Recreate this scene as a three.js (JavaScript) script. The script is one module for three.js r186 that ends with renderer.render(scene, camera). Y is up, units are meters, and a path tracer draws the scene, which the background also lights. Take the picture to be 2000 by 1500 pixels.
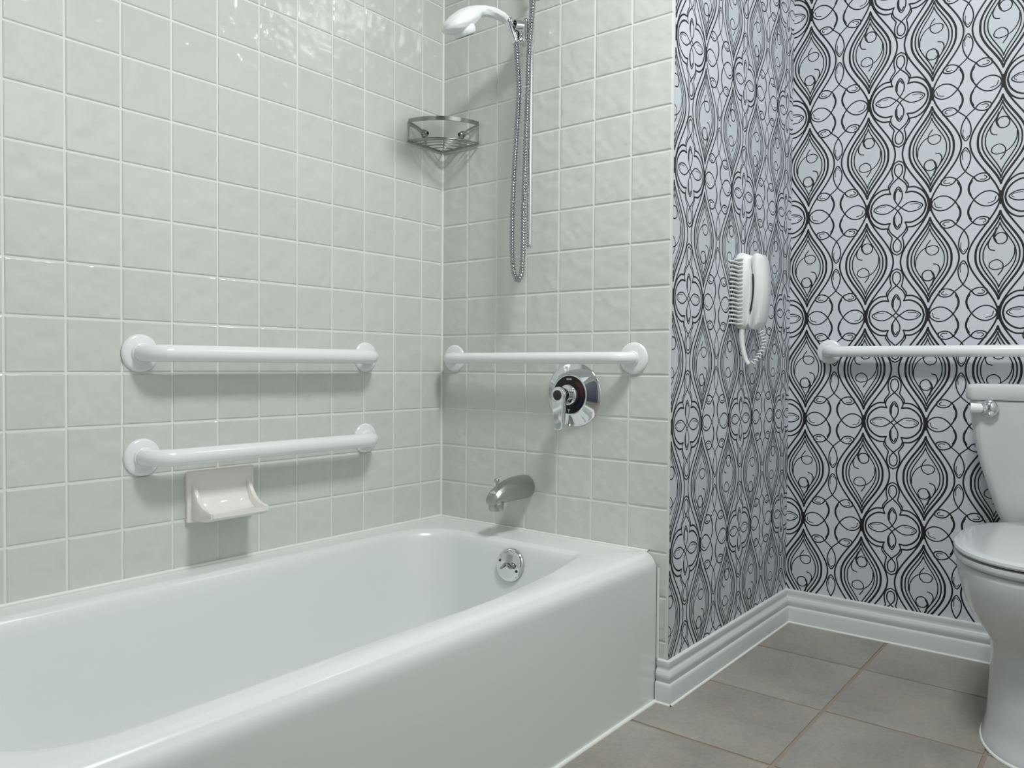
import * as THREE from 'three';
import { RectAreaLightUniformsLib } from 'three/addons/lights/RectAreaLightUniformsLib.js';
import { RoundedBoxGeometry } from 'three/addons/geometries/RoundedBoxGeometry.js';
import { mergeGeometries, mergeVertices, toCreasedNormals } from 'three/addons/utils/BufferGeometryUtils.js';

// ---------------------------------------------------------------- camera, light, exposure
const scene = new THREE.Scene();
scene.background = new THREE.Color(0x0c0d0e);
const renderer = new THREE.WebGLRenderer({ antialias: true });
renderer.toneMapping = THREE.LinearToneMapping;
renderer.toneMappingExposure = 1.49;
renderer.shadowMap.enabled = true;
RectAreaLightUniformsLib.init();

const camera = new THREE.PerspectiveCamera(2 * Math.atan(750 / 1543.13) * 180 / Math.PI, 4 / 3, 0.02, 30);
{
  const m = new THREE.Matrix4().makeBasis(
    new THREE.Vector3(0.78209804, 0.00722372, -0.62311353),
    new THREE.Vector3(-0.02009168, 0.99970525, -0.01362846),
    new THREE.Vector3(0.62283142, 0.02317819, 0.78201265));
  camera.quaternion.setFromRotationMatrix(m);
  camera.position.set(1.67118, 0.82901, 1.75310);
}
const CEIL = 2.52;
// ceiling lamps (built as fittings further down): position, globe radius, colour, candela
const LAMPS = [
  { p: [1.38, CEIL, 0.70], r: 0.20, c: [0.975, 0.99, 0.985], i: 47 },
  { p: [1.44, CEIL, -0.60], r: 0.10, c: [0.93, 0.97, 1.0], i: 19 },
];

// ---------------------------------------------------------------- helpers
const used = {};
function numbered(n) { const k = used[n] = (used[n] ?? -1) + 1; return k ? `${n}_${String(k).padStart(3, '0')}` : n; }
let seed = 12345;
const rnd = () => { seed = (seed * 1664525 + 1013904223) >>> 0; return seed / 4294967296; };
const V = (x, y, z) => new THREE.Vector3(x, y, z);
function mesh(name, geo, mat, parent) {
  const o = new THREE.Mesh(geo, mat); o.name = parent ? name : numbered(name);
  o.castShadow = o.receiveShadow = true; (parent || scene).add(o); return o;
}
function thing(name, label, category, pos = [0, 0, 0], group) {
  const o = new THREE.Group(); o.name = numbered(name); o.position.set(...pos); scene.add(o);
  o.userData = { label, category }; if (group) o.userData.group = group; return o;
}
function struct(name, geo, mat, label, category) {
  const o = mesh(name, geo, mat); o.userData = { kind: 'structure', label, category }; return o;
}
function boxG(x0, x1, y0, y1, z0, z1) {
  const g = new THREE.BoxGeometry(x1 - x0, y1 - y0, z1 - z0); g.translate((x0 + x1) / 2, (y0 + y1) / 2, (z0 + z1) / 2); return g;
}
function rbox(w, h, d, r, x = 0, y = 0, z = 0, s = 3) { const g = new RoundedBoxGeometry(w, h, d, s, r); g.translate(x, y, z); return g; }
function tubeG(pts, r, seg = 64, rad = 16, closed = false) {
  return new THREE.TubeGeometry(new THREE.CatmullRomCurve3(pts.map(p => V(...p)), closed, 'centripetal'), seg, r, rad, closed);
}
// tube along a curve with radius a function of arc length, capped ends
function sweepG(curve, seg, rad, rf) {
  const fr = curve.computeFrenetFrames(seg, false), L = curve.getLength(), pos = [], idx = [];
  for (let i = 0; i <= seg; i++) {
    const c = curve.getPointAt(i / seg), r = rf(i / seg, L * i / seg);
    for (let j = 0; j < rad; j++) {
      const a = j / rad * Math.PI * 2, n = fr.normals[i], b = fr.binormals[i];
      pos.push(c.x + r * (n.x * Math.cos(a) + b.x * Math.sin(a)), c.y + r * (n.y * Math.cos(a) + b.y * Math.sin(a)), c.z + r * (n.z * Math.cos(a) + b.z * Math.sin(a)));
    }
  }
  for (let i = 0; i < seg; i++) for (let j = 0; j < rad; j++) {
    const a = i * rad + j, b = i * rad + (j + 1) % rad, c = a + rad, d = b + rad; idx.push(a, b, d, a, d, c);
  }
  for (const [e, flip] of [[0, 0], [seg, 1]]) {
    const c = curve.getPointAt(e / seg), k = pos.length / 3; pos.push(c.x, c.y, c.z);
    for (let j = 0; j < rad; j++) { const a = e * rad + j, b = e * rad + (j + 1) % rad; flip ? idx.push(a, b, k) : idx.push(b, a, k); }
  }
  const g = new THREE.BufferGeometry(); g.setAttribute('position', new THREE.Float32BufferAttribute(pos, 3)); g.setIndex(idx); g.computeVertexNormals(); return g;
}
// loft: array of rings (arrays of [x,y,z], equal length), caps as fans
function loftG(rings, capA = true, capB = true, crease = 0.9) {
  const n = rings[0].length, pos = [], idx = [];
  for (const r of rings) for (const p of r) pos.push(...p);
  for (let i = 0; i + 1 < rings.length; i++) for (let j = 0; j < n; j++) {
    const a = i * n + j, b = i * n + (j + 1) % n, c = a + n, d = b + n; idx.push(a, b, d, a, d, c);
  }
  const cap = (i, flip) => {
    const c = [0, 0, 0]; for (const p of rings[i]) for (let k = 0; k < 3; k++) c[k] += p[k] / n;
    const q = pos.length / 3; pos.push(...c);
    for (let j = 0; j < n; j++) { const a = i * n + j, b = i * n + (j + 1) % n; flip ? idx.push(a, b, q) : idx.push(b, a, q); }
  };
  if (capA) cap(0, 0); if (capB) cap(rings.length - 1, 1);
  let g = new THREE.BufferGeometry(); g.setAttribute('position', new THREE.Float32BufferAttribute(pos, 3)); g.setIndex(idx);
  g = toCreasedNormals(g, crease); return g;
}
function lathe(pts, seg = 48) { return new THREE.LatheGeometry(pts.map(p => new THREE.Vector2(...p)), seg); }
// lathe whose axis points along +z
function latheZ(pts, seg = 48) { const g = lathe(pts, seg); g.rotateX(Math.PI / 2); return g; }
function latheX(pts, seg = 48) { const g = lathe(pts, seg); g.rotateZ(-Math.PI / 2); return g; }

// ---------------------------------------------------------------- procedural textures
function noiseField(N, cells, oct, sd) {            // periodic value noise in 0..1
  const out = new Float32Array(N * N); let amp = 1, tot = 0, s = sd;
  const r = () => { s = (s * 1664525 + 1013904223) >>> 0; return s / 4294967296; };
  for (let o = 0; o < oct; o++) {
    const c = cells << o, g = Float32Array.from({ length: c * c }, r);
    for (let y = 0; y < N; y++) for (let x = 0; x < N; x++) {
      const fx = x / N * c, fy = y / N * c, ix = fx | 0, iy = fy | 0; let tx = fx - ix, ty = fy - iy;
      tx = tx * tx * tx * (tx * (tx * 6 - 15) + 10); ty = ty * ty * ty * (ty * (ty * 6 - 15) + 10);
      const a = g[iy * c + ix], b = g[iy * c + (ix + 1) % c], d = g[((iy + 1) % c) * c + ix], e = g[((iy + 1) % c) * c + (ix + 1) % c];
      out[y * N + x] += amp * ((a * (1 - tx) + b * tx) * (1 - ty) + (d * (1 - tx) + e * tx) * ty);
    }
    tot += amp; amp *= 0.5;
  }
  for (let i = 0; i < out.length; i++) out[i] /= tot;
  return out;
}
function dataTex(N, fn, srgb) {
  const d = new Uint8Array(N * N * 4);
  for (let y = 0; y < N; y++) for (let x = 0; x < N; x++) { const c = fn(y * N + x, x, y), k = (y * N + x) * 4; d[k] = c[0]; d[k + 1] = c[1]; d[k + 2] = c[2]; d[k + 3] = 255; }
  const t = new THREE.DataTexture(d, N, N); t.wrapS = t.wrapT = THREE.RepeatWrapping; t.magFilter = THREE.LinearFilter; t.minFilter = THREE.LinearMipmapLinearFilter; t.generateMipmaps = true;
  if (srgb) t.colorSpace = THREE.SRGBColorSpace; t.needsUpdate = true; return t;
}
const glazeN = noiseField(512, 13, 2, 77);
const glazeBump = dataTex(512, i => { const v = 255 * glazeN[i]; return [v, v, v]; });          // one repeat = 0.44 m
const stoneA = noiseField(512, 4, 6, 5), stoneB = noiseField(512, 9, 5, 91), stoneC = noiseField(512, 96, 2, 33);
const stoneTex = dataTex(512, i => {
  const t = stoneA[i] - 0.5, w = stoneB[i] - 0.5, f = stoneC[i] - 0.5;
  return [176 + 36 * t + 20 * w + 14 * f, 172 + 38 * t + 10 * w + 14 * f, 162 + 36 * t + 2 * w + 14 * f].map(v => Math.max(0, Math.min(255, v)));
}, true);
const stoneBump = dataTex(512, i => { const v = 255 * (0.6 * stoneB[i] + 0.4 * stoneC[i]); return [v, v, v]; });
const grainN = noiseField(256, 64, 2, 9);
const fineBump = dataTex(256, i => { const v = 255 * grainN[i]; return [v, v, v]; });

// wallpaper print: one repeat, drawn in millimetres about the centre of the four-petal flower
const WPW = 350, WPH = 321;
function wallpaperTex() {
  const N = 1024, cv = document.createElement('canvas'); cv.width = cv.height = N;
  const c = cv.getContext('2d');
  c.fillStyle = 'rgb(212,215,222)'; c.fillRect(0, 0, N, N);
  const ink = '#0f0d12';
  const cat = (pts, closed) => {
    const cu = new THREE.CatmullRomCurve3(pts.map(p => V(p[0], p[1], 0)), !!closed, 'centripetal');
    return cu.getPoints(pts.length * 8).map(p => [p.x, p.y]);
  };
  const lines = [];                                    // {p: points, w: width}
  const add = (p, w) => lines.push({ p, w });
  const mir = (p, sx, sy) => p.map(q => [q[0] * sx, q[1] * sy]);
  const four = (p, w, cl) => { const q = cat(p, cl); for (const sx of [1, -1]) for (const sy of [1, -1]) add(mir(q, sx, sy), w); };
  // ogee outlines round every drop
  const og = (a, t, k) => {
    const pts = []; for (let i = 0; i <= 60; i++) { const v = t + (WPH / 2 - t) * i / 60, s = i / 60; const sm = s * s * (3 - 2 * s); pts.push([a * (t ? 0.5 * THREE.MathUtils.smoothstep(s, 0, 0.92) + 0.5 * Math.pow(sm, 0.62) : k * Math.sin(s * Math.PI / 2) + (1 - k) * sm), v]); } return pts;
  };
  for (const [a, t, w, k] of [[77, 0, 4.4, 0.10], [58, 38, 5.6, 0.08], [48, 54, 3.8, 0.08], [39.5, 70, 3.0, 0.08]])
    for (const cx of [-87, 87]) for (const sx of [1, -1]) for (const sy of [1, -1]) add(og(a, t, k).map(q => [cx + q[0] * sx, q[1] * sy]), w);
  for (const cx of [-87, 87]) { add([[cx, -16], [cx, 16]], 6.5); add([[cx, -8], [cx, 8]], 9); }
  // four-petal knot: one line running through all four loops
  add(cat([[67, -2], [54, -12], [30, -14], [9, 0], [0, 9], [-11, 30], [-9, 51], [0, 63], [9, 51], [11, 30], [0, 9], [-9, 0], [-30, -13], [-54, -11], [-67, 0], [-54, 11], [-30, 13], [-9, 0], [0, -9], [11, -30], [9, -51], [0, -63], [-9, -51], [-11, -30], [0, -9], [9, 0], [30, 13], [56, 10]], true), 3.3);
  for (const sx of [1, -1]) {
    add(cat([[34 * sx, -8], [54 * sx, -7], [61 * sx, -1], [54 * sx, 5]]), 1.8);
    add(cat([[-8, 26 * sx], [-7, 46 * sx], [0, 57 * sx], [6, 48 * sx]]), 3.4);
  }
  four([[21, 44], [38, 45], [57, 36], [71, 19], [76, 0]], 4.8);
  four([[21, 44], [24.5, 56], [20, 70], [9, 82], [0, 90]], 3.6);
  four([[27, 59], [46, 57.5], [66, 44], [79, 21], [83, 0]], 4.6);
  four([[27, 59], [27, 68], [20, 79], [14.5, 88], [17, 101], [18, 116], [12, 133], [0, 140]], 3.5);
  four([[0, 90], [9, 102], [11, 115], [7.5, 127], [0, 131.5]], 3.4);
  // curls column, centre at half a repeat
  const cc = (p, w, sxs = [1, -1], sys = [1, -1]) => { const q = cat(p); for (const sx of sxs) for (const sy of sys) add(q.map(a => [WPW / 2 + a[0] * sx, a[1] * sy]), w); };
  cc([[-24, -62], [-12, -72], [0, -84], [10.5, -106], [12, -130], [0, -151], [-12, -130], [-10.5, -106], [0, -84], [12, -72], [24, -62]], 3.3, [1]);
  cc([[-7, -118], [-7, -136], [0, -144], [5, -138]], 1.8, [1]);
  cc([[-22, -63], [-31, -53], [-45, -49.5], [-60, -55], [-59, -67], [-43, -73], [-24, -66], [-13, -50], [-9.5, -36], [-11.5, -22], [-20, -5], [-31, 9], [-46, 19], [-64, 20.5], [-80, 11], [-85, 0]], 3.6);
  cc([[-17, -54], [-10.5, -40], [-10.5, -26], [-15, -14]], 5.4);
  cc([[-77, -4], [-73, 8], [-58, 13]], 2.2, [1, -1], [1]);
  cc([[-38, -56], [-50, -56], [-54, -61], [-48, -66]], 2.4);
  // curls inside the drops
  const A1 = [[2, -56], [-8, -40], [-8, -24], [5, -13], [21, -19], [24, -32], [13, -40], [-6, -37], [-24, -24], [-35, -2], [-36, 18]];
  const A2 = [[12, 13], [23, 17], [28, 30], [23, 46]];
  const A3 = [[8, 76], [13, 60], [13, 44], [2, 31], [-13, 34], [-18, 47], [-10, 60], [5, 60], [13, 50]];
  for (const [p, w] of [[A1, 2.8], [A2, 3.0], [A3, 3.2], [[[10, 68], [14, 52], [9, 38]], 4.8]]) {
    const q = cat(p);
    add(q.map(a => [87 + a[0], WPH / 2 + a[1]]), w); add(q.map(a => [-87 - a[0], WPH / 2 - a[1]]), w);
  }
  const kx = N / WPW, ky = N / WPH;
  c.lineCap = 'round'; c.lineJoin = 'round';
  // faint cooler tone printed inside the drops
  c.fillStyle = 'rgb(203,209,214)';
  for (const ox of [-WPW, 0, WPW]) for (const oy of [-WPH, 0, WPH]) for (const cx of [-87, 87]) {
    const q = og(48, 54, 0.08), full = [...q, ...q.map(a => [a[0], WPH - a[1]]).reverse()], all = [...full, ...full.map(a => [-a[0], a[1]]).reverse()];
    c.beginPath(); all.forEach((a, i) => { const X = (cx + a[0] + ox + WPW / 2) * kx, Y = (a[1] + oy + WPH / 2) * ky; i ? c.lineTo(X, Y) : c.moveTo(X, Y); }); c.closePath(); c.fill();
  }
  c.strokeStyle = ink;
  for (const ox of [-WPW, 0, WPW]) for (const oy of [-WPH, 0, WPH]) for (const l of lines) {
    c.lineWidth = l.w * (kx + ky) / 2; c.beginPath();
    l.p.forEach((a, i) => { const X = (a[0] + ox + WPW / 2) * kx, Y = (a[1] + oy + WPH / 2) * ky; i ? c.lineTo(X, Y) : c.moveTo(X, Y); }); c.stroke();
  }
  const t = new THREE.CanvasTexture(cv); t.colorSpace = THREE.SRGBColorSpace; t.wrapS = t.wrapT = THREE.RepeatWrapping; return t;
}
const wpTex = wallpaperTex();

// ---------------------------------------------------------------- materials
const std = (o) => new THREE.MeshStandardMaterial(o), phy = (o) => new THREE.MeshPhysicalMaterial(o);
const rgb = (r, g, b) => new THREE.Color().setRGB(r, g, b);
const M = {
  grout: std({ color: rgb(0.82, 0.84, 0.80), roughness: 0.85 }),
  caulk: std({ color: rgb(0.84, 0.86, 0.82), roughness: 0.4 }),
  plaster: std({ color: rgb(0.74, 0.745, 0.73), roughness: 0.9 }),
  ceiling: std({ color: rgb(0.62, 0.625, 0.62), roughness: 0.95 }),
  wallpaper: std({ map: wpTex, roughness: 0.62, bumpMap: fineBump, bumpScale: 0.0001 }),
  tub: phy({ color: rgb(0.78, 0.815, 0.80), roughness: 0.26, clearcoat: 0.25, clearcoatRoughness: 0.18 }),
  china: phy({ color: rgb(0.62, 0.645, 0.65), roughness: 0.14, clearcoat: 0.4, clearcoatRoughness: 0.06 }),
  whiteBar: phy({ color: rgb(0.86, 0.88, 0.885), roughness: 0.22, clearcoat: 0.3, clearcoatRoughness: 0.1 }),
  whitePlastic: phy({ color: rgb(0.80, 0.84, 0.83), roughness: 0.32 }),
  cord: std({ color: rgb(0.72, 0.75, 0.74), roughness: 0.45 }),
  trim: std({ color: rgb(0.74, 0.775, 0.765), roughness: 0.38 }),
  chrome: std({ color: rgb(0.78, 0.80, 0.82), metalness: 1, roughness: 0.07 }),
  nickel: std({ color: rgb(0.44, 0.465, 0.445), metalness: 1, roughness: 0.32 }),
  hose: std({ color: rgb(0.40, 0.41, 0.43), metalness: 1, roughness: 0.16 }),
  wire: std({ color: rgb(0.34, 0.345, 0.33), metalness: 1, roughness: 0.2 }),
  dark: std({ color: rgb(0.02, 0.02, 0.022), roughness: 0.35 }),
  soap: phy({ color: rgb(0.87, 0.85, 0.81), roughness: 0.16, clearcoat: 0.4, clearcoatRoughness: 0.1 }),
  floorGrout: std({ color: rgb(0.30, 0.245, 0.19), roughness: 0.95 }),
  door: std({ color: rgb(0.10, 0.12, 0.16), roughness: 0.45 }),
};
const tileMats = [0, 1, 2, 3].map(k => { const s = 0.985 + 0.012 * k; return phy({ color: rgb(0.652 * s, 0.676 * s, 0.642 * s), roughness: 0.11, bumpMap: glazeBump, bumpScale: 0.0028, clearcoat: 0.25, clearcoatRoughness: 0.05 }); });
const floorMats = [0, 1, 2].map(k => std({ map: stoneTex, color: new THREE.Color().setScalar(0.70 + 0.04 * k), roughness: 0.42, bumpMap: stoneBump, bumpScale: 0.0006 }));

// ---------------------------------------------------------------- room shell
const RIM = 0.368, P = 0.11, SIDE = 0.772, FAR = -0.825, RIGHT = 2.06, REAR = 2.45, TUBL = 1.524;
const wallLeft = struct('wall_left', boxG(-0.12, -0.0022, 0, CEIL, -0.12, TUBL + 0.13), M.grout, 'glazed grey tile wall along the back of the bathtub', 'wall');
const wallBack = struct('wall_back', boxG(-0.0022, 0.672, 0, CEIL, -0.12, -0.0022), M.grout, 'glazed grey tile wall that holds the tub spout and mixer', 'wall');
const wallSide = struct('wall_side', boxG(0.672, SIDE - 0.0012, 0, CEIL, FAR, -0.0022), M.plaster, 'narrow wallpapered return wall with the white handset', 'wall');
const wallFar = struct('wall_far', boxG(0.672, RIGHT + 0.1, 0, CEIL, FAR - 0.12, FAR - 0.0012), M.plaster, 'wallpapered wall behind the toilet', 'wall');
struct('wall_right', boxG(RIGHT, RIGHT + 0.1, 0, CEIL, FAR, REAR), M.plaster, 'plain wall to the right of the toilet', 'wall');
struct('wall_rear', boxG(-0.12, RIGHT + 0.1, 0, CEIL, REAR, REAR + 0.1), M.plaster, 'plain wall behind the camera', 'wall');
struct('wall_foot', boxG(-0.0022, SIDE, 0, CEIL, TUBL + 0.006, TUBL + 0.13), M.plaster, 'short wall at the foot of the bathtub', 'wall');
struct('wall_front', boxG(-0.12, -0.0022, 0, CEIL, TUBL + 0.13, REAR), M.plaster, 'plain wall beyond the foot of the bathtub', 'wall');
struct('ceiling', boxG(-0.12, RIGHT + 0.1, CEIL, CEIL + 0.1, FAR - 0.12, REAR + 0.1), M.ceiling, 'flat white ceiling', 'ceiling');
const floor = struct('floor', boxG(-0.12, RIGHT + 0.1, -0.1, -0.0025, FAR - 0.12, REAR + 0.1), M.floorGrout, 'beige grey stone-look floor tiles with brown grout', 'floor');

// wallpaper sheets (paper thickness), uv in print repeats
function sheet(parent, w, h, u0, du, v0, dv, place) {
  const g = new THREE.BoxGeometry(w, h, 0.0012), uv = g.attributes.uv;
  for (let i = 0; i < uv.count; i++) uv.setXY(i, u0 + du * uv.getX(i), v0 + dv * uv.getY(i));
  const o = mesh('wallpaper', g, M.wallpaper, parent); place(o); return o;
}
{ // far wall: flower centres at x = 1.0905 and y = 0.9875 (texture centre = flower)
  const w = RIGHT - SIDE, x0 = SIDE;
  sheet(wallFar, w, CEIL, 0.5 + (x0 - 1.0905) / 0.351, w / 0.351, 0.5 + (0 - 0.9875) / 0.3215, CEIL / 0.3215, o => o.position.set((x0 + RIGHT) / 2, CEIL / 2, FAR - 0.0006));
  // side wall: u runs from the far corner (left) to the outer corner when seen from the room, flowers at z = -0.09
  const d = -FAR - 0.0022;
  sheet(wallSide, d, CEIL, 0.5 + (0.0022 - 0.09) / 0.342, d / 0.342, 0.5 + (0 - 1.001) / 0.3195, CEIL / 0.3195, o => { o.rotation.y = Math.PI / 2; o.position.set(SIDE - 0.0006, CEIL / 2, (FAR - 0.0022) / 2); });
}
// wall tiles: bevelled, slightly pillowed glaze, each its own mesh
const tileCache = {};
function tileG(w, h, variant) {
  const key = w.toFixed(4) + h.toFixed(4) + variant; if (tileCache[key]) return tileCache[key];
  const rg = [[0, -0.006], [0, -0.0022], [0.0007, -0.0009], [0.0026, -0.0001]].map(([i, z]) => [[-w / 2 + i, -h / 2 + i, z], [w / 2 - i, -h / 2 + i, z], [w / 2 - i, h / 2 - i, z], [-w / 2 + i, h / 2 - i, z]]);
  const pos = [], quad = (a, b, c, d) => pos.push(...a, ...b, ...c, ...a, ...c, ...d);
  for (let k = 0; k < 3; k++) for (let j = 0; j < 4; j++) quad(rg[k][j], rg[k][(j + 1) % 4], rg[k + 1][(j + 1) % 4], rg[k + 1][j]);
  quad(...rg[3]);
  const g = new THREE.BufferGeometry(); g.setAttribute('position', new THREE.Float32BufferAttribute(pos, 3));
  const uv = [], ou = variant * 0.37, ov = variant * 0.61; for (let i = 0; i < pos.length; i += 3) uv.push(ou + pos[i] / 0.44, ov + pos[i + 1] / 0.44);
  g.setAttribute('uv', new THREE.Float32BufferAttribute(uv, 2)); g.computeVertexNormals(); return tileCache[key] = g;
}
const GAP = 0.0042, ROWS = 17;
function tile(parent, w, h, x, y, z, ry) {
  const o = mesh('tile', tileG(w - GAP, h - GAP, Math.floor(rnd() * 8)), tileMats[Math.floor(rnd() * 4)], parent);
  o.position.set(x, y, z); o.rotation.set((rnd() - 0.5) * 0.006, ry + (rnd() - 0.5) * 0.006, 0, 'YXZ');
}
const SX = [-0.0064 + 0.11, 0.2136, 0.3236, 0.4336, 0.5436, 0.6536, 0.7672];
for (let r = 0; r < ROWS; r++) {
  const y = RIM + (r + 0.5) * P;
  let z = 0, zn = 0.0867;
  while (z < TUBL - 0.001) { tile(wallLeft, zn - z, P, 0, y, (z + zn) / 2, Math.PI / 2); z = zn; zn = Math.min(TUBL + 0.006, z + P); }
  let x = 0; for (const xn of SX) { tile(wallBack, xn - x, P, (x + xn) / 2, y, 0, 0); x = xn; }
}
for (const [y0, y1] of [[0.258, 0.368], [0.148, 0.258], [0.04, 0.148]]) tile(wallBack, 0.1136, y1 - y0, 0.7104, (y0 + y1) / 2, 0, 0);
// floor tiles
{
  const fx = [0.738, 1.085, 1.425, 1.765, RIGHT], fz = [FAR]; for (let z = -0.541; z < REAR; z += 0.34) fz.push(z); fz.push(REAR);
  for (let i = 0; i + 1 < fx.length; i++) for (let j = 0; j + 1 < fz.length; j++) {
    const w = fx[i + 1] - fx[i] - 0.0085, d = fz[j + 1] - fz[j] - 0.0085; if (d < 0.03) continue;
    const g = new RoundedBoxGeometry(w, 0.008, d, 1, 0.0018), uv = [], p = g.attributes.position, ou = rnd(), ov = rnd();
    for (let k = 0; k < p.count; k++) uv.push(ou + p.getX(k) / 0.7, ov + p.getZ(k) / 0.7);
    g.setAttribute('uv', new THREE.Float32BufferAttribute(uv, 2));
    const o = mesh('floor_tile', g, floorMats[Math.floor(rnd() * 3)], floor);
    o.position.set((fx[i] + fx[i + 1]) / 2, -0.004 + (rnd() - 0.5) * 0.0006, (fz[j] + fz[j + 1]) / 2);
  }
}
// tub and corner caulk
function bead(name, a, b, r, label) {
  const o = struct(name, tubeG([a, [(a[0] + b[0]) / 2, (a[1] + b[1]) / 2, (a[2] + b[2]) / 2], b], r, 8, 10), M.caulk, label, 'caulk'); return o;
}
bead('trim_1', [0.001, RIM - 0.004, 0.001], [0.001, CEIL, 0.001], 0.0042, 'white caulk line in the tiled corner above the tub');
bead('trim_2', [0.002, RIM + 0.001, 0.002], [0.002, RIM + 0.001, TUBL], 0.0045, 'white caulk line between tub rim and long tile wall');
bead('trim_3', [0.002, RIM + 0.0005, 0.002], [0.716, RIM - 0.0005, 0.002], 0.0042, 'white caulk line between tub rim and spout wall');
bead('trim_4', [0.746, 0.001, 0.012], [0.746, 0.001, TUBL], 0.0055, 'white caulk line where the tub apron meets the floor');
bead('trim_5', [0.7445, 0.105, 0.002], [0.7445, RIM - 0.036, 0.002], 0.0035, 'white caulk line up the far edge of the tub apron');

// baseboards with mitred corners
function baseboard(name, f0, f1, label) {
  const prof = [[0, 0.106], [0.004, 0.1055], [0.0075, 0.1035], [0.0088, 0.099], [0.0086, 0.094], [0.0068, 0.089], [0.0062, 0.084], [0.0075, 0.0815], [0.0112, 0.079], [0.0135, 0.073], [0.0138, 0.066], [0.0122, 0.0595], [0.0098, 0.0565], [0.0096, 0.0525], [0.0125, 0.0508], [0.0152, 0.0485], [0.016, 0.045], [0.016, 0]];
  const pos = []; const A = prof.map(([d, h]) => f0(d, h)), B = prof.map(([d, h]) => f1(d, h));
  for (let i = 0; i + 1 < prof.length; i++) pos.push(...A[i], ...A[i + 1], ...B[i + 1], ...A[i], ...B[i + 1], ...B[i]);
  let g = new THREE.BufferGeometry(); g.setAttribute('position', new THREE.Float32BufferAttribute(pos, 3)); g = toCreasedNormals(g, 0.7);
  const o = struct(name, g, M.trim, label, 'baseboard');
  const a = f0(0.0165, 0.001), b = f1(0.0165, 0.001);
  mesh('caulk', tubeG([a, [(a[0] + b[0]) / 2, 0.001, (a[2] + b[2]) / 2], b], 0.0042, 6, 8), M.caulk, o);
  return o;
}
baseboard('baseboard_back', (d, h) => [0.746, h, d], (d, h) => [SIDE + d, h, d], 'short white moulded baseboard between tub and wall corner');
baseboard('baseboard_side', (d, h) => [SIDE + d, h, d], (d, h) => [SIDE + d, h, FAR + d], 'white moulded baseboard under the handset wall');
baseboard('baseboard_far', (d, h) => [SIDE + d, h, FAR + d], (d, h) => [RIGHT, h, FAR + d], 'white moulded baseboard running behind the toilet');

// door behind the camera, mirrored in the chrome
{
  const d = struct('door_1', rbox(0.76, 2.02, 0.04, 0.004, 1.5, 1.012, REAR - 0.022), M.door, 'dark blue grey door behind the camera', 'door');
  for (const [y, h] of [[0.55, 0.7], [1.45, 0.85]]) for (const dx of [-0.17, 0.17]) mesh('panel', rbox(0.26, h, 0.016, 0.006, 1.5 + dx, y, REAR - 0.043), M.door, d);
  mesh('handle', latheZ([[0, 0], [0.026, 0], [0.026, 0.006], [0.012, 0.012], [0.012, 0.04], [0.027, 0.05], [0.027, 0.07], [0.014, 0.082], [0, 0.083]], 24).rotateY(Math.PI).translate(1.19, 1.0, REAR - 0.04), M.chrome, d);
}
// ceiling lamps
LAMPS.forEach((l, k) => {
  const t = thing('ceiling_lamp', k ? 'small round ceiling lamp above the toilet corner' : 'large round ceiling lamp in the middle of the room', 'lamp', l.p);
  mesh('rim', lathe([[l.r, -0.02], [l.r + 0.004, -0.036], [l.r + 0.016, -0.036], [l.r + 0.022, -0.026], [l.r + 0.022, 0], [0, 0]], 48), M.whiteBar, t);
  const glass = std({ color: rgb(0.9, 0.9, 0.88), roughness: 0.4, emissive: rgb(...l.c), emissiveIntensity: 3 });
  mesh('diffuser', lathe([[l.r + 0.002, -0.026], [l.r * 0.8, -0.030], [l.r * 0.4, -0.032], [0, -0.033]], 48), glass, t);
  const pl = new THREE.RectAreaLight(rgb(...l.c), l.i, l.r * 1.77, l.r * 1.77); pl.position.set(0, -0.042, 0); pl.rotation.x = -Math.PI / 2; pl.name = 'lamp_light';
  t.add(pl);
});

// ---------------------------------------------------------------- bathtub
function ring(x0, x1, z0, z1, rad, y, warp = 0) {       // rad: [x0z0, x1z0, x1z1, x0z1]
  const pts = [], S = 10, L = 14;
  const cor = [[x0, z0, rad[0], Math.PI], [x1, z0, rad[1], Math.PI * 1.5], [x1, z1, rad[2], 0], [x0, z1, rad[3], Math.PI * 0.5]];
  const sgn = [[1, 1], [-1, 1], [-1, -1], [1, -1]], arcs = cor.map(([cx, cz, r, a0], k) => {
    const q = []; for (let i = 0; i <= S; i++) { const a = a0 + i / S * Math.PI / 2; q.push([cx + sgn[k][0] * r + r * Math.cos(a), cz + sgn[k][1] * r + r * Math.sin(a)]); } return q;
  });
  for (let k = 0; k < 4; k++) {
    pts.push(...arcs[k]); const a = arcs[k][S], b = arcs[(k + 1) % 4][0];
    for (let i = 1; i < L; i++) pts.push([a[0] + (b[0] - a[0]) * i / L, a[1] + (b[1] - a[1]) * i / L]);
  }
  return pts.map(([x, z]) => {
    if (warp) { const s = Math.max(0, Math.min(1, (0.66 - z) / 0.52)); x -= warp * s * s * Math.max(0, (x - 0.1) / 0.56); }
    return [x, y, z];
  }).reverse();
}
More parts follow.
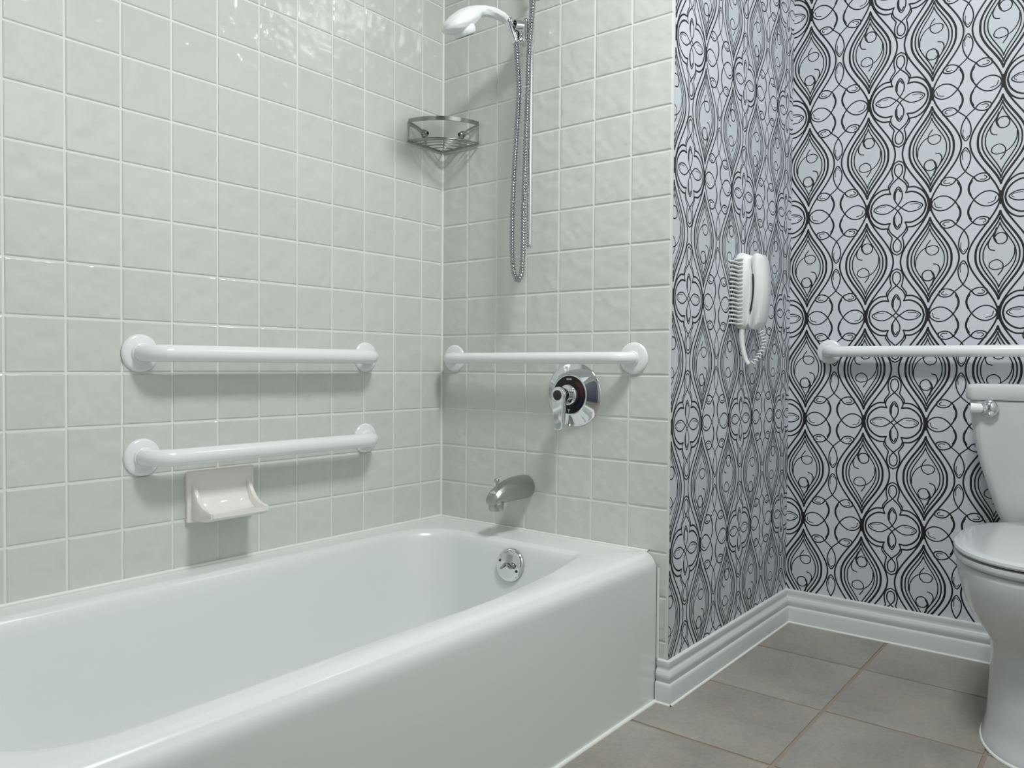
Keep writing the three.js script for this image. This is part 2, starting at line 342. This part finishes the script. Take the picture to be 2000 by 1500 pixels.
{
  const t = thing('bathtub', 'white enamelled alcove bathtub set against two tiled walls', 'bathtub');
  const X0 = 0.0015, X1 = 0.744, Z0 = 0.0015, Z1 = TUBL, o = [0.002, 0.012, 0.012, 0.002], rs = [];
  rs.push(ring(X0, X1, Z0, Z1, o, 0.001), ring(X0, X1, Z0, Z1, o, 0.17), ring(X0, X1, Z0, Z1, o, 0.325));
  for (let i = 1; i <= 7; i++) { const a = i / 7 * Math.PI / 2; rs.push(ring(X0, X1 - 0.034 * (1 - Math.cos(a)), Z0, Z1, [0.002, 0.014, 0.012, 0.002], 0.327 + 0.041 * Math.sin(a) - 0.0008)); }
  const ir = (k, y, c) => ring(0.070 + k * 0.30, 0.680 - k * 0.30, 0.122 + k * 0.32, 1.446 - k * 0.62, [0.13 + c, 0.035 + c, 0.16 + c, 0.16 + c], y, 0.07);
  rs.push(ir(-0.02, 0.3672, 0), ir(0, 0.3666, 0), ir(0.016, 0.3640, 0), ir(0.034, 0.3575, 0), ir(0.048, 0.347, 0), ir(0.060, 0.332, 0), ir(0.090, 0.28, 0.008), ir(0.13, 0.21, 0.014), ir(0.165, 0.15, 0.018), ir(0.195, 0.115, 0.02), ir(0.235, 0.090, 0.02), ir(0.29, 0.074, 0.02), ir(0.36, 0.066, 0.015), ir(0.5, 0.062, -0.03), ir(0.7, 0.06, -0.1));
  mesh('tub_body', loftG(rs, false, true, 0.95), M.tub, t);
  // overflow plate with trip lever on the end wall of the basin
  const pl = mesh('overflow_plate', latheZ([[0, 0.009], [0.026, 0.0085], [0.036, 0.007], [0.0415, 0.0035], [0.043, 0]], 40), M.chrome, t);
  pl.position.set(0.392, 0.309, 0.150); pl.rotation.x = -0.2; pl.rotation.y = 0.03;
  mesh('trip_lever', tubeG([[-0.022, -0.012, 0.009], [-0.014, -0.006, 0.012], [-0.004, 0.003, 0.016], [0.006, -0.003, 0.016], [0.016, -0.006, 0.016], [0.020, 0.002, 0.014], [0.014, 0.007, 0.012]], 0.0028, 40, 8), M.wire, pl);
  for (const s of [[-0.028, 0.008], [0.028, -0.012]]) mesh('screw', latheZ([[0, 0.0035], [0.003, 0.003], [0.0042, 0]], 12).translate(s[0], s[1], 0.007), M.dark, pl);
}

// ---------------------------------------------------------------- grab bars
function grabBar(label, group, A, B, out, r, off, fr) {   // A, B: flange centres on the wall, out: wall normal
  const t = thing('grab_bar', label, 'grab bar', A, group);
  const n = V(...out), d = V(B[0] - A[0], B[1] - A[1], B[2] - A[2]), L = d.length(), u = d.clone().normalize();
  const q = (s, h) => u.clone().multiplyScalar(s).addScaledVector(n, h);
  const pts = [], R = off * 0.82;
  pts.push(q(0, 0.002), q(0, off - R));
  for (let i = 1; i <= 6; i++) { const a = i / 6 * Math.PI / 2; pts.push(q(R - R * Math.cos(a), off - R + R * Math.sin(a))); }
  for (let i = 1; i < 8; i++) pts.push(q(R + (L - 2 * R) * i / 8, off));
  for (let i = 0; i <= 6; i++) { const a = Math.PI / 2 - i / 6 * Math.PI / 2; pts.push(q(L - R + R * Math.cos(a), off - R + R * Math.sin(a))); }
  pts.push(q(L, 0.002));
  mesh('bar', new THREE.TubeGeometry(new THREE.CatmullRomCurve3(pts, false, 'centripetal'), 120, r, 24), M.whiteBar, t);
  for (const s of [0, L]) {
    const f = mesh('flange', latheZ([[0, 0.008], [r, 0.0085], [fr * 0.6, 0.0075], [fr * 0.86, 0.0062], [fr * 0.97, 0.0035], [fr, 0]], 48), M.whiteBar, t);
    f.position.copy(q(s, 0.0003)); f.quaternion.setFromUnitVectors(V(0, 0, 1), n);
    mesh('collar', latheZ([[r + 0.004, 0.007], [r + 0.0035, 0.011], [r, 0.012]], 32), M.whiteBar, f);
  }
  return t;
}
const GB = 'white grab bars of the bathroom';
grabBar('upper white grab bar on the long tile wall over the tub', GB, [0, 0.85, 0.929], [0, 0.85, 0.304], [1, 0, 0], 0.0185, 0.057, 0.0405);
grabBar('lower white grab bar on the long tile wall, just above the soap dish', GB, [0, 0.627, 0.925], [0, 0.627, 0.304], [1, 0, 0], 0.0185, 0.057, 0.0405);
grabBar('white grab bar above the chrome mixer on the spout wall', GB, [0.054, 0.85, 0], [0.668, 0.85, 0], [0, 0, 1], 0.0155, 0.052, 0.0405);
grabBar('white grab bar on the wallpaper above the toilet tank', GB, [0.899, 0.8795, FAR], [1.81, 0.8795, FAR], [0, 0, 1], 0.0165, 0.052, 0.038);

// ---------------------------------------------------------------- soap dish
{
  const t = thing('soap_dish', 'pinkish grey ceramic soap dish set into the tile wall below the lower grab bar', 'soap dish', [0, 0.47, 0.7435]);
  // local: x out of the wall, y up, z along the wall
  mesh('back_plate', rbox(0.014, 0.118, 0.170, 0.005, 0.004, 0.059, 0), M.soap, t);
  const sec = [[0.008, 0.092], [0.012, 0.060], [0.020, 0.038], [0.036, 0.025], [0.056, 0.020], [0.074, 0.022], [0.084, 0.027], [0.088, 0.026], [0.088, 0.020], [0.078, 0.013], [0.056, 0.008], [0.030, 0.008], [0.008, 0.012]];
  const sh = new THREE.Shape(sec.map(p => new THREE.Vector2(...p)));
  const g = new THREE.ExtrudeGeometry(sh, { depth: 0.136, bevelEnabled: true, bevelSize: 0.002, bevelThickness: 0.002, bevelSegments: 2, curveSegments: 4 }); g.translate(0, 0, -0.068);
  mesh('tray', toCreasedNormals(g, 0.8), M.soap, t);
  const side = new THREE.Shape(); side.moveTo(0.006, 0.010); side.lineTo(0.006, 0.094); side.bezierCurveTo(0.016, 0.086, 0.020, 0.052, 0.052, 0.037); side.bezierCurveTo(0.066, 0.031, 0.078, 0.031, 0.085, 0.028); side.lineTo(0.085, 0.018); side.bezierCurveTo(0.07, 0.010, 0.04, 0.006, 0.006, 0.010);
  for (const s of [-1, 1]) {
    const w = new THREE.ExtrudeGeometry(side, { depth: 0.006, bevelEnabled: true, bevelSize: 0.0025, bevelThickness: 0.0025, bevelSegments: 3, curveSegments: 12 }); w.translate(0, 0, s * 0.069 - 0.003);
    mesh('side_wall', toCreasedNormals(w, 0.8), M.soap, t);
  }
}

// ---------------------------------------------------------------- corner caddy
{
  const R = 0.146, Y0 = 1.474, Y1 = 1.531;
  const t = thing('corner_caddy', 'small wire corner basket fixed where the two tiled walls meet', 'shower caddy', [0, Y0, 0]);
  const arc = (r, y, n = 24, a0 = 0.03, a1 = Math.PI / 2 - 0.03) => Array.from({ length: n + 1 }, (_, i) => { const a = a0 + (a1 - a0) * i / n; return [0.004 + r * Math.sin(a), y, 0.004 + r * Math.cos(a)]; });
  // flat top band
  {
    const a = arc(R, 0, 40), pos = [], idx = [], h = 0.0055, w = 0.0016;
    a.forEach(([x, , z]) => { const l = Math.hypot(x, z), nx = x / l, nz = z / l; for (const [s, v] of [[-1, -1], [1, -1], [1, 1], [-1, 1]]) pos.push(x + nx * w * s, Y1 - Y0 + v * h, z + nz * w * s); });
    for (let i = 0; i + 1 < a.length; i++) for (let j = 0; j < 4; j++) { const p = i * 4 + j, q = i * 4 + (j + 1) % 4; idx.push(p, q, q + 4, p, q + 4, p + 4); }
    let g = new THREE.BufferGeometry(); g.setAttribute('position', new THREE.Float32BufferAttribute(pos, 3)); g.setIndex(idx); g = toCreasedNormals(g, 0.6);
    mesh('front_band', g, M.wire, t);
  }
  mesh('base_rim', tubeG([...arc(R, 0, 14), [0.070, 0, 0.005], [0.010, 0, 0.005], [0.005, 0, 0.010], [0.005, 0, 0.070]], 0.0032, 120, 8, true), M.wire, t);
  for (const r of [0.045, 0.075, 0.105, 0.127]) mesh('base_wire', tubeG(arc(r, 0.0005, 12), 0.0017, 24, 6), M.wire, t);
  mesh('base_wire', tubeG([[0.006, -0.001, 0.006], [0.05, -0.001, 0.05], [0.106, -0.001, 0.106]], 0.0017, 8, 6), M.wire, t);
  for (const a of [0.03, 0.55, 1.02, Math.PI / 2 - 0.03]) { const x = 0.004 + R * Math.sin(a), z = 0.004 + R * Math.cos(a); if (a === 0.55 || a === 1.02) continue; mesh('post', tubeG([[x, 0, z], [x, 0.03, z], [x, Y1 - Y0, z]], 0.0018, 6, 8), M.wire, t); }
  for (const s of [0, 1]) {
    const f = (a, y, b) => s ? [b, y, a] : [a, y, b];
    mesh('side_bar', tubeG([f(0.006, 0.055, 0.148), f(0.006, 0.048, 0.11), f(0.008, 0.036, 0.080)], 0.0028, 20, 8), M.wire, t);
    mesh('hanger', tubeG([f(0.007, 0.036, 0.080), f(0.007, 0.018, 0.078), f(0.006, 0, 0.076)], 0.0022, 10, 8), M.wire, t);
    const k = mesh('mount', (s ? latheZ : latheX)([[0, 0.013], [0.005, 0.0125], [0.0075, 0.010], [0.0115, 0.004], [0.0125, 0]], 24), M.wire, t); k.position.set(...f(0.0004, 0.038, 0.079));
    mesh('screw', (s ? latheZ : latheX)([[0, 0.004], [0.004, 0.0035], [0.005, 0]], 16).translate(...(s ? [0, 0, 0.0115] : [0.0115, 0, 0])), M.dark, k);
  }
}

// ---------------------------------------------------------------- hand shower on its rail
{
  const t = thing('hand_shower', 'white hand shower on a chrome rail with a long looping metal hose', 'shower', [0.3655, 1.15, 0]);
  const lo = (x, y, z) => [x - 0.3655, y - 1.15, z];
  // rail
  mesh('slide_rail', lathe([[0, -0.004], [0.006, -0.003], [0.0088, 0.002], [0.009, 0.008], [0.009, 0.80], [0, 0.80]], 20).translate(0, 0, 0.044), M.chrome, t);
  for (const y of [0.700, 0.772]) mesh('standoff', latheZ([[0, 0.044], [0.007, 0.044], [0.0075, 0.012], [0.017, 0.004], [0.018, 0]], 20).translate(0, y, 0.0004), M.chrome, t);
  // slider with conical holder
  mesh('slider', rbox(0.044, 0.064, 0.044, 0.010, -0.012, 0.576, 0.054), M.chrome, t);
  mesh('holder_arm', tubeG([lo(0.364, 1.735, 0.055), lo(0.355, 1.737, 0.07), lo(0.345, 1.736, 0.088)], 0.015, 12, 16), M.chrome, t);
  const nut = new THREE.CatmullRomCurve3([lo(0.331, 1.752, 0.100), lo(0.338, 1.725, 0.093), lo(0.346, 1.690, 0.082)].map(p => V(...p)));
  mesh('connector', sweepG(nut, 30, 16, s => s < 0.12 ? 0.0125 : s < 0.9 ? 0.0125 - 0.004 * s : 0.0098), M.chrome, t);
  // handle + head: lofted along its own axis
  const ax = [[0.329, 1.748, 0.098, 0.0115, 0.0115], [0.326, 1.7545, 0.118, 0.0135, 0.0125], [0.322, 1.755, 0.148, 0.0150, 0.0135], [0.318, 1.750, 0.178, 0.0145, 0.0135], [0.315, 1.741, 0.202, 0.0160, 0.0150], [0.313, 1.724, 0.224, 0.0270, 0.0230], [0.311, 1.704, 0.250, 0.0350, 0.0270], [0.309, 1.685, 0.276, 0.0370, 0.0240], [0.3075, 1.669, 0.298, 0.0320, 0.0170], [0.307, 1.662, 0.308, 0.0200, 0.0080], [0.307, 1.660, 0.311, 0.0060, 0.0030]];
  const rings = ax.map(([x, y, z, rw, rh], i) => {
    const a = ax[Math.max(0, i - 1)], b = ax[Math.min(ax.length - 1, i + 1)], d = V(b[0] - a[0], b[1] - a[1], b[2] - a[2]).normalize(), sx = V(1, 0, 0).cross(d).cross(d).normalize().negate(), up = d.clone().cross(sx).normalize();
    return Array.from({ length: 24 }, (_, j) => { const q = j / 24 * Math.PI * 2, c = Math.cos(q) * rw, s = Math.sin(q) * rh; return lo(x + sx.x * c + up.x * s, y + sx.y * c + up.y * s, z + sx.z * c + up.z * s); });
  });
  mesh('handle', loftG(rings, true, true, 1.2), M.whitePlastic, t);
  const head = mesh('spray_face', lathe([[0, -0.010], [0.026, -0.010], [0.030, -0.008], [0.0315, 0], [0.031, 0.016], [0, 0.018]], 32), M.whitePlastic, t);
  head.position.set(...lo(0.311, 1.674, 0.252)); head.rotation.x = 0.52;
  mesh('spray_plate', lathe([[0, -0.0125], [0.022, -0.0122], [0.0235, -0.010]], 24), M.nickel, head);
  // ribbed hose
  const hp = [[0.346, 1.690, 0.082], [0.348, 1.650, 0.080], [0.353, 1.570, 0.078], [0.344, 1.455, 0.075], [0.333, 1.330, 0.072], [0.327, 1.195, 0.070], [0.328, 1.115, 0.068], [0.334, 1.075, 0.067], [0.345, 1.060, 0.066], [0.356, 1.073, 0.066], [0.361, 1.115, 0.066], [0.3625, 1.25, 0.066], [0.369, 1.40, 0.067], [0.374, 1.54, 0.067], [0.380, 1.66, 0.070], [0.388, 1.80, 0.064], [0.386, 1.95, 0.055], [0.378, 2.03, 0.060], [0.372, 2.05, 0.085]].map(p => V(...lo(...p)));
  const hc = new THREE.CatmullRomCurve3(hp, false, 'centripetal'), HL = hc.getLength();
  mesh('hose', sweepG(hc, Math.round(HL / 0.0013), 10, (s, l) => 0.0064 + 0.0014 * Math.sin(l / 0.0075 * Math.PI * 2)), M.hose, t);
  mesh('shower_arm', tubeG([lo(0.372, 2.06, 0.001), lo(0.372, 2.066, 0.04), lo(0.372, 2.060, 0.08), lo(0.372, 2.040, 0.11)], 0.0105, 24, 16), M.chrome, t);
  mesh('wall_flange', latheZ([[0, 0.012], [0.012, 0.011], [0.026, 0.005], [0.03, 0]], 28).translate(...lo(0.372, 2.06, 0.0003)), M.chrome, t);
}

// ---------------------------------------------------------------- mixer
{
  const t = thing('shower_mixer', 'round chrome shower mixer with black dial and lever handle', 'mixer tap', [0.486, 0.753, 0]);
  mesh('escutcheon', latheZ([[0, 0.022], [0.050, 0.021], [0.0545, 0.0185], [0.066, 0.0125], [0.078, 0.006], [0.0845, 0.0025], [0.086, 0]], 64), M.chrome, t);
  // dial print
  const N = 256, cv = document.createElement('canvas'); cv.width = cv.height = N; const c = cv.getContext('2d');
  c.fillStyle = '#0b0b0d'; c.fillRect(0, 0, N, N);
  c.lineWidth = 22; c.strokeStyle = '#5a0f1a'; c.beginPath(); c.arc(128, 128, 104, -1.0, 0.1); c.stroke();
  c.strokeStyle = '#0d1c3c'; c.beginPath(); c.arc(128, 128, 104, 0.3, 1.0); c.stroke();
  c.fillStyle = '#c9cfcd'; c.fillRect(106, 16, 44, 12); c.fillRect(118, 226, 20, 6); c.fillRect(125, 226, 6, 20);
  const tx = new THREE.CanvasTexture(cv); tx.colorSpace = THREE.SRGBColorSpace;
  const dm = std({ map: tx, roughness: 0.3 });
  const dg = new THREE.RingGeometry(0.029, 0.050, 64, 1); { const p = dg.attributes.position, uv = dg.attributes.uv; for (let i = 0; i < p.count; i++) uv.setXY(i, 0.5 + p.getX(i) / 0.1, 0.5 + p.getY(i) / 0.1); } dg.translate(0, 0, 0.0226);
  mesh('dial', dg, dm, t);
  mesh('dial_edge', latheZ([[0.0500, 0.0226], [0.0508, 0.021], [0.0508, 0.018]], 64), M.dark, t);
  mesh('collar', latheZ([[0, 0.036], [0.023, 0.036], [0.0275, 0.032], [0.029, 0.022]], 48), M.chrome, t);
  const hb = mesh('handle', latheZ([[0.0135, 0.076], [0.0185, 0.0755], [0.0205, 0.073], [0.0205, 0.060], [0.0185, 0.044], [0.017, 0.033]], 40), M.chrome, t);
  mesh('cap', latheZ([[0, 0.0772], [0.010, 0.077], [0.0135, 0.0755]], 32), M.dark, hb);
  const sh = new THREE.Shape(); sh.moveTo(-0.0195, 0.002); sh.lineTo(-0.011, -0.084); sh.quadraticCurveTo(0, -0.094, 0.011, -0.084); sh.lineTo(0.0195, 0.002); sh.absarc(0, 0, 0.0196, 0.1, Math.PI - 0.1, false);
  const lg = new THREE.ExtrudeGeometry(sh, { depth: 0.010, bevelEnabled: true, bevelSize: 0.0025, bevelThickness: 0.0025, bevelSegments: 3, curveSegments: 16 }); lg.translate(0, 0, 0.0615);
  mesh('lever', toCreasedNormals(lg, 0.6), M.chrome, hb);
}
// ---------------------------------------------------------------- tub spout
{
  const t = thing('tub_spout', 'brushed metal tub spout with diverter knob above the bath rim', 'spout', [0.327, 0.492, 0]);
  const pr = [[0.0004, 0, 0.0315, 0.0315], [0.006, 0, 0.0328, 0.0328], [0.03, 0, 0.0320, 0.0328], [0.06, -0.001, 0.0305, 0.0322], [0.09, -0.004, 0.0280, 0.0300], [0.114, -0.009, 0.0255, 0.0265], [0.132, -0.014, 0.0235, 0.0225], [0.144, -0.019, 0.0215, 0.0180], [0.151, -0.023, 0.0180, 0.0125], [0.1535, -0.025, 0.009, 0.006]];
  mesh('spout_body', loftG(pr.map(([z, y, rx, ry]) => Array.from({ length: 32 }, (_, j) => { const a = j / 32 * Math.PI * 2; return [rx * Math.cos(a), y + ry * Math.sin(a), z]; })), true, true, 1.0), M.nickel, t);
  mesh('outlet', lathe([[0, -0.046], [0.012, -0.046], [0.0165, -0.051], [0.0195, -0.049], [0.0205, -0.040], [0.0215, -0.022], [0, -0.02]], 28).translate(0, 0, 0.130), M.nickel, t);
  mesh('diverter_knob', lathe([[0, 0.036], [0.006, 0.036], [0.0075, 0.032], [0.0065, 0.027], [0.0032, 0.024], [0.0032, 0.0], [0, 0]], 16).translate(0, -0.002, 0.128), M.nickel, t);
}

// ---------------------------------------------------------------- wall handset
{
  const t = thing('wall_handset', 'white plastic wall handset with ribbed side and coiled cord on the wallpaper', 'handset', [SIDE, 0.94, -0.38]);
  const lo = (x, y, z) => [x - SIDE, y - 0.94, z + 0.38];
  const ext = (pts, depth, bev) => { const c = new THREE.CatmullRomCurve3(pts.map(p => V(p[0] - SIDE, p[1] - 0.94, 0)), true, 'centripetal').getPoints(80); const s = new THREE.Shape(c.map(p => new THREE.Vector2(p.x, p.y))); const g = new THREE.ExtrudeGeometry(s, { depth: depth - 2 * bev, bevelEnabled: true, bevelSize: bev * 0.8, bevelOffset: -bev * 0.8, bevelThickness: bev, bevelSegments: 4 }); g.translate(0, 0, -depth + bev); return toCreasedNormals(g, 1.25); };
  mesh('cradle', ext([[0.7725, 0.942], [0.7725, 1.04], [0.7725, 1.14], [0.784, 1.149], [0.798, 1.147], [0.8115, 1.136], [0.8165, 1.10], [0.8185, 1.05], [0.8150, 0.99], [0.8060, 0.945], [0.790, 0.937]], 0.072, 0.004), M.whitePlastic, t);
  mesh('handset', ext([[0.8080, 0.943], [0.822, 0.935], [0.8345, 0.946], [0.8460, 0.99], [0.8510, 1.05], [0.8475, 1.10], [0.8390, 1.138], [0.8310, 1.146], [0.8190, 1.138], [0.8135, 1.128], [0.8200, 1.09], [0.8220, 1.04], [0.8180, 0.99]], 0.070, 0.006).translate(0, 0, -0.001), M.whitePlastic, t);
  mesh('slot', tubeG([lo(0.8225, 1.088, -0.3805), lo(0.8245, 1.06, -0.3805), lo(0.8225, 1.02, -0.3805), lo(0.8165, 0.985, -0.3805)], 0.0022, 30, 8), M.dark, t);
  for (let k = 0; k < 17; k++) {
    const y = 0.950 + k * 0.0114;
    mesh('rib', rbox(0.022, 0.0048, 0.010, 0.0018, ...lo(0.7845, y, -0.377), 2), M.whitePlastic, t);
    if (k < 16) mesh('rib', rbox(0.010, 0.0048, 0.036, 0.0018, ...lo(0.7775, y + 0.002, -0.356), 2), M.whitePlastic, t);
  }
  mesh('cord_sleeve', sweepG(new THREE.CatmullRomCurve3([lo(0.790, 0.945, -0.392), lo(0.790, 0.915, -0.388), lo(0.796, 0.880, -0.384), lo(0.806, 0.850, -0.382), lo(0.815, 0.836, -0.382)].map(p => V(...p))), 40, 14, s => 0.0085 - 0.0025 * s), M.cord, t);
  const base = new THREE.CatmullRomCurve3([lo(0.813, 0.838, -0.382), lo(0.826, 0.843, -0.386), lo(0.838, 0.862, -0.395), lo(0.846, 0.892, -0.408), lo(0.838, 0.920, -0.418), lo(0.826, 0.942, -0.42)].map(p => V(...p)));
  const hel = []; for (let i = 0; i <= 240; i++) { const s = i / 240, c = base.getPointAt(s), T = base.getTangentAt(s), a = s * Math.PI * 2 * 13, n = V(0, 0, 1).cross(T).normalize(), b = T.clone().cross(n), r = 0.0062 * Math.min(1, s * 10, (1 - s) * 10); hel.push(c.addScaledVector(n, r * Math.cos(a)).addScaledVector(b, r * Math.sin(a))); }
  mesh('coiled_cord', new THREE.TubeGeometry(new THREE.CatmullRomCurve3(hel), 420, 0.0021, 8), M.cord, t);
}

// ---------------------------------------------------------------- toilet
{
  const CX = 1.522, t = thing('toilet', 'white two-piece toilet with closed lid against the patterned wallpaper', 'toilet', [CX, 0, -0.42]);
  const zo = z => z + 0.42;
  const egg = (hw, zf, zb, y, zc = -0.36, pf = 2.1, pb = 3) => Array.from({ length: 64 }, (_, j) => {
    const a = j / 64 * Math.PI * 2, c = Math.cos(a), s = Math.sin(a), p = s > 0 ? pf : pb;
    const x = hw * Math.sign(c) * Math.pow(Math.abs(c), 2 / p), z = zc + (s > 0 ? (zf - zc) : (zc - zb)) * Math.sign(s) * Math.pow(Math.abs(s), 2 / p);
    return [x, y, zo(z)];
  }).reverse();
  const bowl = [[0.124, -0.157, -0.66, 0.001], [0.124, -0.157, -0.66, 0.012], [0.119, -0.165, -0.66, 0.022], [0.1145, -0.173, -0.66, 0.06], [0.111, -0.180, -0.67, 0.12], [0.1095, -0.184, -0.68, 0.17], [0.1095, -0.184, -0.69, 0.21], [0.112, -0.180, -0.70, 0.228], [0.119, -0.170, -0.71, 0.242], [0.130, -0.156, -0.71, 0.258], [0.144, -0.138, -0.71, 0.280], [0.157, -0.122, -0.71, 0.305], [0.168, -0.110, -0.70, 0.335], [0.176, -0.102, -0.70, 0.365], [0.1795, -0.097, -0.70, 0.390], [0.1785, -0.098, -0.70, 0.400], [0.172, -0.105, -0.70, 0.405]];
  mesh('bowl', loftG(bowl.map(([hw, zf, zb, y]) => egg(hw, zf, zb, y)), true, true, 1.0), M.china, t);
  mesh('tank_shelf', rbox(0.20, 0.05, 0.16, 0.015, 0, 0.383, zo(-0.735)), M.china, t);
  mesh('seat', loftG([[0.178, -0.099, 0.406], [0.184, -0.093, 0.409], [0.1855, -0.0915, 0.415], [0.184, -0.093, 0.4225], [0.178, -0.099, 0.4235]].map(([hw, zf, y]) => egg(hw, zf, -0.615, y)), true, true, 1.0), M.china, t);
  mesh('lid', loftG([[0.178, -0.099, 0.4265], [0.184, -0.093, 0.428], [0.1865, -0.0905, 0.432], [0.1850, -0.092, 0.4375], [0.180, -0.097, 0.4405], [0.165, -0.112, 0.4418], [0.12, -0.16, 0.443], [0.06, -0.23, 0.4435]].map(([hw, zf, y], k) => egg(hw, zf, k > 5 ? -0.615 + 0.06 * (k - 5) : -0.615, y)), true, true, 0.7), M.china, t);
  for (const s of [-0.075, 0.075]) mesh('hinge', rbox(0.03, 0.022, 0.026, 0.006, s, 0.427, zo(-0.622)), M.china, t);
  const rr = (hw, zf, zb, y, r) => { const q = []; for (const [cx, cz, a0] of [[hw - r, zf - r, 0], [-hw + r, zf - r, 1], [-hw + r, zb + r, 2], [hw - r, zb + r, 3]]) for (let i = 0; i <= 8; i++) { const a = (a0 + i / 8) * Math.PI / 2; q.push([cx + r * Math.cos(a), y, zo(cz + r * Math.sin(a))]); } return q.reverse(); };
  mesh('tank', loftG([[0.118, -0.668, 0.408], [0.130, -0.660, 0.420], [0.143, -0.654, 0.450], [0.163, -0.649, 0.51], [0.184, -0.645, 0.58], [0.199, -0.642, 0.65], [0.207, -0.640, 0.71], [0.209, -0.640, 0.746]].map(([hw, zf, y]) => rr(hw, zf, -0.812, y, 0.028)), true, true, 0.9), M.china, t);
  mesh('tank_lid', loftG([[0.206, -0.643, 0.7465], [0.2135, -0.636, 0.748], [0.2165, -0.633, 0.754], [0.2165, -0.633, 0.780], [0.214, -0.636, 0.787], [0.208, -0.642, 0.790]].map(([hw, zf, y]) => rr(hw, zf, -0.816, y, 0.022)), true, true, 0.8), M.china, t);
  const lv = mesh('flush_lever', latheZ([[0, 0.026], [0.008, 0.0255], [0.016, 0.022], [0.0215, 0.015], [0.0225, 0.008], [0.018, 0.002], [0.016, 0]], 32).translate(1.362 - CX, 0.7265, zo(-0.6405)), M.chrome, t);
  mesh('lever_arm', sweepG(new THREE.CatmullRomCurve3([V(1.352 - CX, 0.7265, zo(-0.628)), V(1.335 - CX, 0.727, zo(-0.624)), V(1.321 - CX, 0.7275, zo(-0.622))]), 16, 14, s => 0.0115 + 0.002 * s), M.whiteBar, lv);
  mesh('floor_caulk', new THREE.TubeGeometry(new THREE.CatmullRomCurve3(egg(0.123, -0.157, -0.661, 0.002).map(p => V(...p)), true), 96, 0.0045, 8, true), M.caulk, t);
}
scene.updateMatrixWorld(true);
renderer.render(scene, camera);
